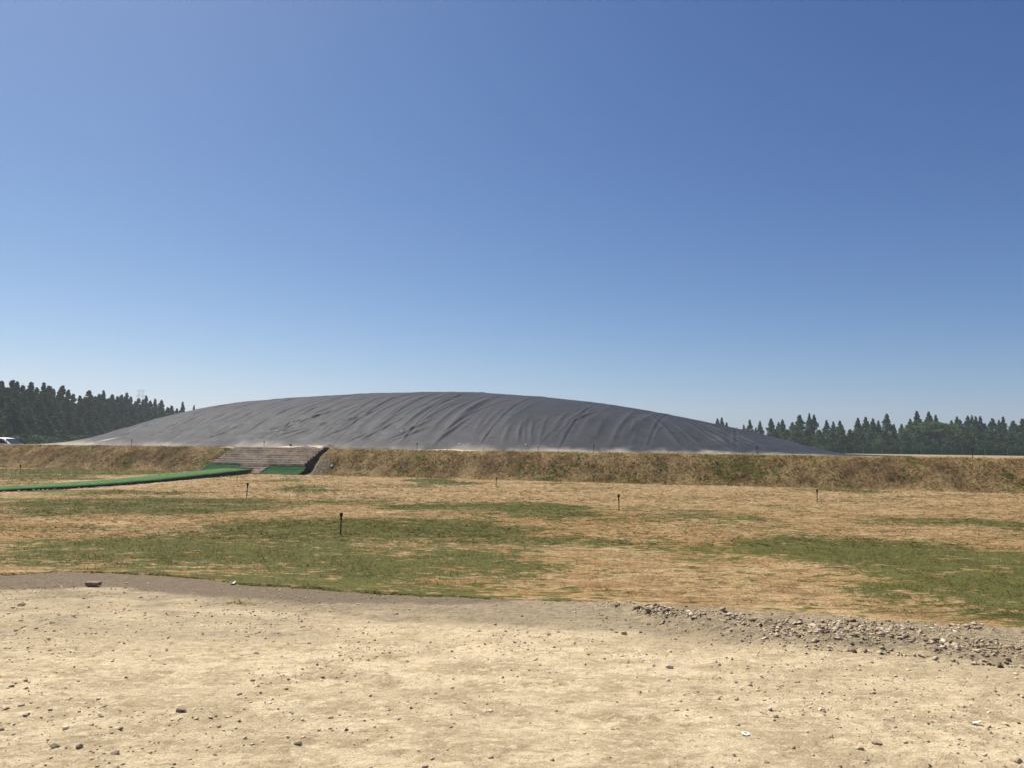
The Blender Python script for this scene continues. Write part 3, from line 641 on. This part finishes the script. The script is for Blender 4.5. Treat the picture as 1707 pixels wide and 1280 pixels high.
o = prism(body, .84, .86, .97).build("body", M_white, car); m_ = o.modifiers.new("bevel", 'BEVEL'); m_.width = .05; m_.segments = 2
o = prism(cabin, .80, .60, 1.5).build("roof", M_white, car); m_ = o.modifiers.new("bevel", 'BEVEL'); m_.width = .05; m_.segments = 2
for sgn in (-1, 1):
    wv = lambda z: .80 - .20 * (z - .955) / .545 + .006
    for nm, q in (("side_window", [(-1.32, 1.02), (-1.08, 1.34), (-.38, 1.40), (-.38, 1.02)]), ("side_window", [(-.28, 1.02), (-.28, 1.40), (.32, 1.37), (.86, 1.02)])):
        b = MB(); b.poly([(x, sgn * wv(z), z) for x, z in q] + [(x, sgn * (wv(z) - .012), z) for x, z in q], [(0,1,2,3), (7,6,5,4), (0,4,5,1), (1,5,6,2), (2,6,7,3), (3,7,4,0)]); b.build(nm, M_glass, car)
b = MB(); b.poly([(1.10, -.68, 1.0), (1.10, .68, 1.0), (.50, .56, 1.40), (.50, -.56, 1.40)], [(0, 1, 2, 3)]); o = b.build("windscreen", M_glass, car); o.location = (.03, 0, .012)
for wx in (-1.25, 1.3):
    for sgn in (-1, 1):
        b = MB(); b.lathe([(.20, -.1), (.31, -.09), (.32, 0), (.31, .09), (.20, .1)], 20); w = b.build("wheel", M_tyre, car, True); w.location = (wx, sgn * .77, .31); w.rotation_euler = (math.pi/2, 0, 0)
        b = MB(); b.lathe([(.19, -.105), (.19, .105)], 16); b.build("rim", M_steel, w, True)

# ------------------------------------------------------------------ trees
def crown_mesh(name, seed, H_, R_, shape, nclump, nleaf, leaf, mat, base=.06):
    """foliage: leaf-sized triangles gathered in clumps spread through the crown's volume (unit: metres, base at z=0)"""
    r = np.random.default_rng(seed); hh = base + (1 - base) * (np.linspace(0, 1, nclump) ** (.92 if shape != 'broad' else .8)) * .985
    if shape == 'spire': prof = np.clip((1 - hh) * 1.42, 0, 1) * (1 - .25 * np.exp(-((hh - .05) / .12) ** 2))
    elif shape == 'cedar': prof = np.clip((1 - hh ** 1.7), 0, 1) ** .85
    else: prof = np.sqrt(np.clip(1 - ((hh - .52) / .50) ** 2, 0.02, 1))
    az = r.uniform(0, 2 * np.pi, nclump); rad = R_ * prof * np.sqrt(r.uniform(.12, 1, nclump)) * r.uniform(.8, 1.12, nclump)
    C = np.stack([rad * np.cos(az), rad * np.sin(az), hh * H_], 1)
    cs = (R_ * .26 * ((.10 if shape == 'spire' else .16 if shape == 'cedar' else .35) + 1.1 * prof))[:, None] * r.uniform(.7, 1.3, (nclump, 1))
    off = r.normal(0, 1, (nclump, nleaf, 3)); off /= np.linalg.norm(off, axis=2)[..., None]; off *= r.uniform(.3, 1, (nclump, nleaf, 1)) ** .5
    P = C[:, None] + off * cs[:, None] * np.array([1, 1, .6 if shape != 'spire' else .75])
    if shape != 'broad': P[..., 2] -= .22 * np.hypot(off[..., 0], off[..., 1]) * cs
    P[..., 2] = np.clip(P[..., 2], .05, H_ * 1.0)
    n = nclump * nleaf; P = P.reshape(-1, 3)
    a = r.normal(0, 1, (n, 3)); a /= np.linalg.norm(a, axis=1)[:, None]; b = r.normal(0, 1, (n, 3)); b -= a * (a * b).sum(1)[:, None]; b /= np.linalg.norm(b, axis=1)[:, None]
    s = leaf * r.uniform(.6, 1.3, n)[:, None]
    V = np.stack([P - a * s, P + a * s * .8 + b * s * .5, P + b * s * 1.1], 1).reshape(-1, 3)
    top = [np.array([[0, 0, H_ * 1.01], [.09 * R_, 0, H_ * .93], [-.07 * R_, .05, H_ * .93]])] if shape == 'spire' else []
    V = np.concatenate([V] + top); nt = len(V) // 3
    tone = np.clip(np.repeat(np.repeat(r.uniform(0, 1, nclump), nleaf), 3) * .7 + np.repeat(r.uniform(0, .3, n), 3), 0, 1)
    tone = np.concatenate([tone] + [np.full(3, .5)] * len(top))
    o = mesh_np(name, V, [np.arange(3 * nt).reshape(-1, 3)], mat, dict(tone=tone), smooth=False); return o
def tree_proto(kind, seed, H_, R_, shape, nclump, nleaf, leaf, mat):
    t = empty(kind); c = crown_mesh("crown", seed, H_, R_, shape, nclump, nleaf, leaf, mat); c.parent = t
    b = MB(); r = random.Random(seed); tr = .035 * H_ * (.55 if shape != 'broad' else .8)
    b.lathe([(tr * 1.3, -.3), (tr, .4), (tr * .8, H_ * .35), (tr * .5, H_ * .65), (tr * .15, H_ * .95)], 8)
    for k in range(14):
        h = r.uniform(.1, .85) * H_; a = r.uniform(0, 6.28); L = R_ * .75 * (1 - h / H_) ** .8 + .1
        b.bar((0, 0, h), (math.cos(a) * L, math.sin(a) * L, h + L * (.15 if shape != 'broad' else .6)), tr * .22, 4)
    b.build("trunk", M_bark, t); return t
CEDAR = [tree_proto("cedar_tree", 500 + i, 11.0, [2.3, 2.0, 2.6, 2.2][i], 'cedar', 130, 40, .24, M_cedar) for i in range(4)]
SPIRE = [tree_proto("redwood_tree", 520 + i, 10.0, [2.9, 2.4, 3.3, 2.6][i], 'spire', 170, 42, .19, M_spire) for i in range(4)]
BROAD = [tree_proto("broadleaf_tree", 540 + i, 8.0, [3.6, 3.0][i], 'broad', 150, 40, .26, M_broad) for i in range(2)]
BUSHD = [tree_proto("shrub", 570 + i, 3.0, [2.1, 1.8][i], 'broad', 60, 40, .2, M_cedar) for i in range(2)]
used = set(); trr = random.Random(3)
H0 = {**{t.name: 11. for t in CEDAR}, **{t.name: 10. for t in SPIRE}, **{t.name: 8. for t in BROAD}, **{t.name: 3. for t in BUSHD}}
def plant(protos, px, py_top, depth, wscale, label, cat, group, zb=.25):
    p = trr.choice(protos); free = [q for q in protos if q.name not in used]
    if free: p = free[0]
    h0 = H0[p.name]
    if free: used.add(p.name); t = p
    else: t = copy_tree(p)
    top = at_depth(px, py_top, depth); h = max(top.z - zb, 1.2)
    t.location = (top.x, depth, zb); t.scale = (wscale, wscale, h / h0); t.rotation_euler = (0, 0, trr.uniform(0, 6.28)); tag(t, label, cat, group); return t
LT = [(-22,640),(3.5,636),(12,645),(21.7,634.5),(29,637),(39,642),(46,652),(52,637.5),(61.5,645),(74,639),(82,642),(89,647),(98,652),(104,642),(114,649),(122,656),(134,659),(142,662),(149,650),(158,660),(166,656),(173,650),(180,664),(187,656.5),(196,660),(203,657),(211,654),(218,660),(226,668),(231,663),(238.6,665),(244,658.5),(251,667),(259,664),(269,666),(279.6,678),(286.6,675.5),(295,680),(300,683)]
def ldepth(x): return 118 + .24 * max(x, -30)
lab_edge = "tall dark cedar on the skyline of the dense wood left of the dome"
for x, y in LT: plant(CEDAR, x, y, ldepth(x) + trr.uniform(-3, 3), trr.uniform(.75, 1.05) * (1 if x < 190 else .9), lab_edge, "tree", "skyline cedars of the left wood")
plant(CEDAR, 305, 669, 190, .62, "slender pointed cedar standing alone just above the dome's left shoulder", "tree"  , None)
plant(CEDAR, 323.5, 674.5, 190, .45, "small round-topped tree alone at the right end of the left wood", "tree", None)
for row, (dy, n_, dd) in enumerate(((16, 26, -7), (34, 24, -13), (56, 20, -18))):
    for k in range(n_):
        x = -25 + (300 - 20 * row) * (k + trr.uniform(.1, .9)) / n_; yt = float(np.interp(x, [p[0] for p in LT], [p[1] for p in LT])) + dy * trr.uniform(.6, 1.2)
        plant(CEDAR, x, min(yt, 716), ldepth(x) + dd, trr.uniform(.85, 1.15), "dark cedar inside the dense wood left of the dome, below the skyline", "tree", "inner cedars of the left wood")
RT = [(1196,697,.8),(1203,695,.8),(1211,703,.6),(1228,712,.6),(1240,707,.6),(1250,699,.75),(1260,711,.5),(1267,700.5,.75),(1285,697,1.),(1298,703,.8),(1304,698.5,.9),(1321,703,1.),(1333,691,1.2),(1349,688,.8),(1357,690.5,1.),(1378,699.5,.85),(1389,701.5,.75),(1400,700.5,1.),(1416,718.5,.7),(1430,695.5,.85),(1443,694,1.),(1455,696.5,.8),(1464,700,.8),(1478,689,1.05),(1490,706,.7),(1503,706,.8),(1517,697.5,.9),(1528,684.5,1.),(1548,685.5,1.),(1560,691,.85),(1586,700,.8),(1595,693.5,.8),(1600,698.5,.8),(1613,692.5,.85),(1620,691.5,.7),(1626,693,.7),(1634,693,.85),(1642,704.5,.7),(1654,696.5,1.),(1665,699,.6),(1672,693.5,.8),(1689,700.5,1.),(1704,697,1.1),(1722,695,1.)]
def rdepth(x): return 182 - .02 * (x - 1200)
for x, y, w in RT:
    lab = "pointed conifer in the row of spires right of the dome"; grp = "spire conifers of the right row"
    if x == 1528: lab, grp = "tallest pointed conifer, left of the pair above the round leafy clump", None
    if x == 1548: lab, grp = "tall pointed conifer, right of the pair above the round leafy clump", None
    if x in (1196, 1203): lab, grp = ("left" if x == 1196 else "right") + " of the two small spires peeking over the dome's right slope", None
    plant(SPIRE, x, y, rdepth(x) + trr.uniform(-5, 5), w * trr.uniform(.9, 1.1), lab, "tree", grp)
for k in range(34):
    x = 1290 + 440 * (k + trr.uniform(.1, .9)) / 34
    if abs(x - 1373) < 7: continue
    plant(SPIRE, x, trr.uniform(714, 724), rdepth(x) - trr.uniform(8, 14), trr.uniform(.95, 1.3), "lower bushy conifer filling the row right of the dome", "tree", "lower conifers of the right row")
for x, y, w, lab in ((1528, 709, 1.15, "left tree of the round leafy clump in the right-hand row"), (1552, 703, 1.3, "middle and highest tree of the round leafy clump in the right-hand row"), (1578, 706, 1.1, "right tree of the round leafy clump in the right-hand row")):
    plant(BROAD, x, y, 166, w, lab, "tree", None)
for k in range(22):
    x = 1385 + 335 * (k + trr.uniform(.1, .9)) / 22
    plant(BUSHD, x, trr.uniform(732, 744), trr.uniform(150, 160), trr.uniform(.8, 1.2), "low shrub at the foot of the trees behind the green fence", "shrub", "shrubs behind the green fence")
for k in range(20):
    x = -20 + 250 * (k + trr.uniform(.1, .9)) / 20
    plant(BUSHD, x, trr.uniform(722, 730), ldepth(x) - 22, trr.uniform(1.0, 1.5), "dark low shrub at the foot of the left wood", "shrub", "shrubs before the left wood")

# green mesh fence before the right-hand trees
fp0 = at_depth(1380, 750, 118); fp1 = at_depth(1760, 752, 98); fdir = (fp1 - fp0); fl = math.hypot(fdir.x, fdir.y); frz = math.atan2(fdir.y, fdir.x)
fe = empty("mesh_fence", (fp0.x, fp0.y, .25), frz); tag(fe, "low green mesh fence in front of the right-hand trees", "fence")
nb = 11
for k in range(nb + 1):
    b = MB(); b.lathe([(.04, -.1), (.04, 1.95), (.02, 1.97)], 8); o = b.build("post", M_post, fe); o.location = (fl * k / nb, 0, 0)
for k in range(nb):
    b = MB(); x0, x1 = fl * k / nb + .05, fl * (k + 1) / nb - .05
    for q in range(24): xx = x0 + (x1 - x0) * q / 23; b.box((xx - .030, -.006, .05), (xx + .030, .006, 1.8))
    for zz_ in (.06, .5, .95, 1.4, 1.8): b.box((x0, -.016, zz_ - .03), (x1, .016, zz_ + .03))
    b.build("mesh_panel", M_fence, fe)

# small white hut glimpsed through a gap in the trees
hp = at_depth(1372, 727, 200); hut = empty("hut", (hp.x, 200, .25)); tag(hut, "small white hut glimpsed through a gap in the right-hand trees", "hut")
b = MB(); b.box((-1.3, -1.2, 0), (1.3, 1.2, 4.6)); b.build("wall", M_white, hut)
b = MB(); b.poly([(-1.5,-1.4,4.6),(1.5,-1.4,4.6),(1.5,1.4,4.6),(-1.5,1.4,4.6),(-1.5,0,5.3),(1.5,0,5.3)], [(0,1,5,4),(2,3,4,5),(0,4,3),(1,2,5),(3,2,1,0)]); b.build("roof", M_roof, hut)
b = MB(); b.box((-.35, -1.22, 2.6), (.35, -1.203, 3.5)); b.build("window", M_glass, hut)

# pylon far behind the left wood
pz = at_depth(235, 651, 900); py = empty("pylon", (pz.x, 900, .25)); tag(py, "faint lattice pylon far away above the left wood", "pylon")
hT = pz.z; b = MB()
for sx_ in (-1, 1):
    for sy_ in (-1, 1):
        b.bar((sx_ * 4.6, sy_ * 3, 0), (sx_ * 2.4, sy_ * 1.0, hT), .17, 4)
for k in range(10):
    z0, z1 = hT * k / 10, hT * (k + 1) / 10; w = lambda z: 4.6 - 2.2 * z / hT
    b.bar((-w(z0), -1.5, z0), (w(z1), -1.5, z1), .12, 4); b.bar((w(z0), -1.5, z0), (-w(z1), -1.5, z1), .12, 4)
b.build("tower", M_steel, py)
for zz_, L in ((hT, 5.0), (hT * .9, 6.0)):
    b = MB(); b.bar((-L, 0, zz_), (L, 0, zz_), .35, 4); b.bar((-L, 0, zz_), (0, 0, zz_ + 1.6), .2, 4); b.bar((L, 0, zz_), (0, 0, zz_ + 1.6), .2, 4); b.build("cross_arm", M_steel, py)

# ------------------------------------------------------------------ stones and litter on the track
STONES = [stone_mesh("stone", 700 + i, M_stone if i < 6 else M_stone_p) for i in range(9)]
m = 230; ys = 3.7 + 4.6 * rng.uniform(0, 1, m) ** .85; xs = rng.uniform(-1, 1, m) * (ys * .70 + .1)
cl = fbm(xs, ys, .7, 3, 801)
cnt = 0
for i in range(m):
    x, y = xs[i], ys[i]
    if y > edge_y(np.array([x]))[0] - .15: y -= 1.2
    s = float(np.clip(rng.lognormal(-4.72, .45), .006, .026)); k = int(rng.integers(0, 9)) if cl[i] > .4 else int(rng.integers(0, 6))
    o = lump("stone", (x, y, float(road_z(np.array([x]), np.array([y]))[0]) + s * .25), (s, s * float(rng.uniform(.7, 1.1)), s * float(rng.uniform(.7, 1.2))), None, 0, float(rng.uniform(0, 6.28)), STONES[k])
    tag(o, "small loose stone lying on the pale dirt track", "stone", "loose stones on the dirt track")
BIG = [(302,1186,.055),(92,1247,.05),(133,1243,.04),(190,1253,.05),(36,1008,.06),(124,1025,.04),(278,1085,.035),(400,1158,.03),(486,1188,.03),(495,1241,.045),(837,1128,.03),(817,1262,.035),(774,1171,.03),(1040,1058,.05),(1066,1055,.05),(1089,1110,.04),(1115,1113,.05),(1228,1167,.04),(1462,1239,.05),(1279,1270,.03),(1697,1272,.05),(1365,1118,.03),(660,1024,.045),(870,1028,.03),(1505,1133,.035)]
for i, (px, py_, s) in enumerate(BIG):
    s *= .62; x, y = ground_xy(px, py_); o = lump("stone", (x, y, float(road_z(np.array([x]), np.array([y]))[0]) + s * .3), (s, s * .85, s), None, 0, i, STONES[i % 9]); tag(o, "larger chunk of stone standing out from the pale dirt track", "stone", "larger stones on the dirt track")
m = 11000; ys = 3.5 + 5.4 * rng.uniform(0, 1, m) ** .8; xs = rng.uniform(-1, 1, m) * (ys * .74 + .3)
k = (ys < edge_y(xs) - .05) & (rng.uniform(0, 1, m) < .18 + 1.3 * sm(.42, .66, fbm(xs, ys, .9, 4, 803))); xs, ys = xs[k], ys[k]; m = len(xs)
S = np.clip(rng.lognormal(-5.2, .5, m), .003, .015)
tag(rocks_np("pebbles", np.stack([xs, ys, road_z(xs, ys) + S * .2], 1), S, M_pebble), "fine pebbles and clods scattered over the dirt track", "pebbles", kind="stuff")
m = 17000; xs = rng.uniform(.7, 7.5, m); lo = np.interp(xs, GLX, GLY); hi = edge_y(xs)
tq = np.clip(rng.normal(.38, .27, m), -.12, .97); ys = lo + (hi - lo) * tq
k = (rng.uniform(0, 1, m) < .12 + 1.3 * sm(.42, .60, fbm(xs, ys, 1.5, 4, 805))) & (rubble_mask(xs, ys) > .15); xs, ys = xs[k], ys[k]; m = len(xs)
S = np.clip(rng.lognormal(-5.0, .66, m), .003, .034)
tag(rocks_np("rubble", np.stack([xs, ys, road_z(xs, ys) + S * .08], 1), S, M_rubble), "grey-brown broken rubble strewn along the right edge of the track", "rubble", kind="stuff")
for i in range(46):
    for _ in range(20):
        x = float(rng.uniform(1.1, 4.6)); lo = float(np.interp(x, GLX, GLY)); hi = float(edge_y(np.array([x]))[0]); y = lo + (hi - lo) * float(np.clip(rng.normal(.4, .25), 0, .92))
        if fbm(np.array([x]), np.array([y]), 1.5, 4, 805)[0] > .47: break
    s = float(rng.uniform(.012, .027)); o = lump("rubble_stone", (x, y, float(road_z(np.array([x]), np.array([y]))[0]) + s * .35), (s, s * .8, s * float(rng.uniform(.6, 1.0))), None, 0, float(rng.uniform(0, 6)), STONES[6 + i % 3] if i % 3 else STONES[i % 6])
    tag(o, "pale broken stone among the rubble at the right edge of the track", "stone", "broken stones in the rubble")
# brick fragment, scraps
bx_, by_ = ground_xy(155, 977)
b = MB(); b.poly([(-.085,-.045,0),(.07,-.05,0),(.10,.04,0),(-.09,.05,0),(-.095,-.052,.055),(.085,-.055,.052),(.11,.04,.05),(-.095,.055,.058)], [(0,3,2,1),(4,5,6,7),(0,1,5,4),(1,2,6,5),(2,3,7,6),(3,0,4,7)])
o = b.build("brick_fragment", plain("old_brick", (.22, .165, .12), .9, .3, 15)); o.location = (bx_, by_, float(road_z(np.array([bx_]), np.array([by_]))[0]) + .01); o.rotation_euler = (0.03, 0, .1); o.scale = (.78, .78, .78); tag(o, "broken brick lying on the dark damp soil at the grass edge", "brick")
def scrap(px, py_, L, W, lab, rz, curl=.02, name="paper_scrap"):
    x, y = ground_xy(px, py_); A, B = np.meshgrid(np.linspace(-1, 1, 12), np.linspace(-1, 1, 6), indexing='ij')
    zz = .008 + curl * (A ** 2 * .6 + .5 * (fbm(A, B, 1.7, 3, px) - .5)) ; V = np.stack([A * L * (1 - .25 * B ** 2), B * W * (1 - .3 * A * A), zz], -1).reshape(-1, 3)
    V2 = V - np.array([0, 0, .002]); nn = len(V); F = grid_faces(12, 6)
    o = mesh_np(name, np.concatenate([V, V2]), [F, (F + nn)[:, ::-1]], M_white); o.location = (x, y, float(road_z(np.array([x]), np.array([y]))[0]) + .004); o.rotation_euler = (0, 0, rz); tag(o, lab, "paper scrap"); return o
scrap(388, 973, .035, .03, "small white paper scrap on the dark damp soil", .6, .03)
scrap(1625, 1207, .035, .012, "narrow curled white paper scrap on the right of the track", -.3, .02)
scrap(1560, 1003, .022, .016, "tiny pale scrap lying in the green grass at the right", .2, .015)
x, y = ground_xy(1243, 1223); b = MB()
nn = 28
ring = [(.016, .004), (.034, .003), (.036, .008), (.018, .010)]
vs_ = [(r_ * math.cos(2*math.pi*k/nn) * (1 + .08 * math.sin(3*k)), r_ * .8 * math.sin(2*math.pi*k/nn), z_) for r_, z_ in ring for k in range(nn)]
fs_ = [(i*nn + k, i*nn + (k+1) % nn, ((i+1) % 4)*nn + (k+1) % nn, ((i+1) % 4)*nn + k) for i in range(4) for k in range(nn)]
b.poly(vs_, fs_); o = b.build("plastic_ring", M_white); o.location = (x, y, float(road_z(np.array([x]), np.array([y]))[0]) + .004); o.rotation_euler = (.12, .05, .3); o.scale = (.72, .72, .72); tag(o, "flattened white plastic ring lying on the dirt track", "plastic ring")
# tuft of dry weed on the track below the dark soil
x, y = ground_xy(395, 1004); b = MB(); r = random.Random(4)
for k in range(70):
    a = r.uniform(0, 6.28); L = r.uniform(.05, .17); q = Vector((r.gauss(0, .05), r.gauss(0, .04), 0)); t_ = q + Vector((math.cos(a) * L, math.sin(a) * L * .7, r.uniform(.008, .05))); sd = Vector((-math.sin(a), math.cos(a), 0)) * .005
    b.poly([q - sd, q + sd, t_], [(0, 1, 2)])
o = b.build("weed_tuft", M_weed); o.location = (x, y, float(road_z(np.array([x]), np.array([y]))[0])); tag(o, "flattened tuft of dry weed on the track below the dark soil", "weed")

# ------------------------------------------------------------------ haze
hz = MB(); hz.box((-1450, -1450, -2.2), (1450, 1450, 75)); ho = hz.build("haze"); tag(ho, "thin pale summer haze over the whole site", "haze", kind="stuff")
hm = bpy.data.materials.new("haze"); hm.use_nodes = True; hn = hm.node_tree.nodes; hn.remove(hn["Principled BSDF"])
pv = hn.new("ShaderNodeVolumePrincipled"); pv.inputs["Color"].default_value = (.88, .93, .98, 1); pv.inputs["Density"].default_value = .00055; pv.inputs["Anisotropy"].default_value = .3
hm.node_tree.links.new(pv.outputs[0], hn["Material Output"].inputs["Volume"]); ho.data.materials.append(hm)
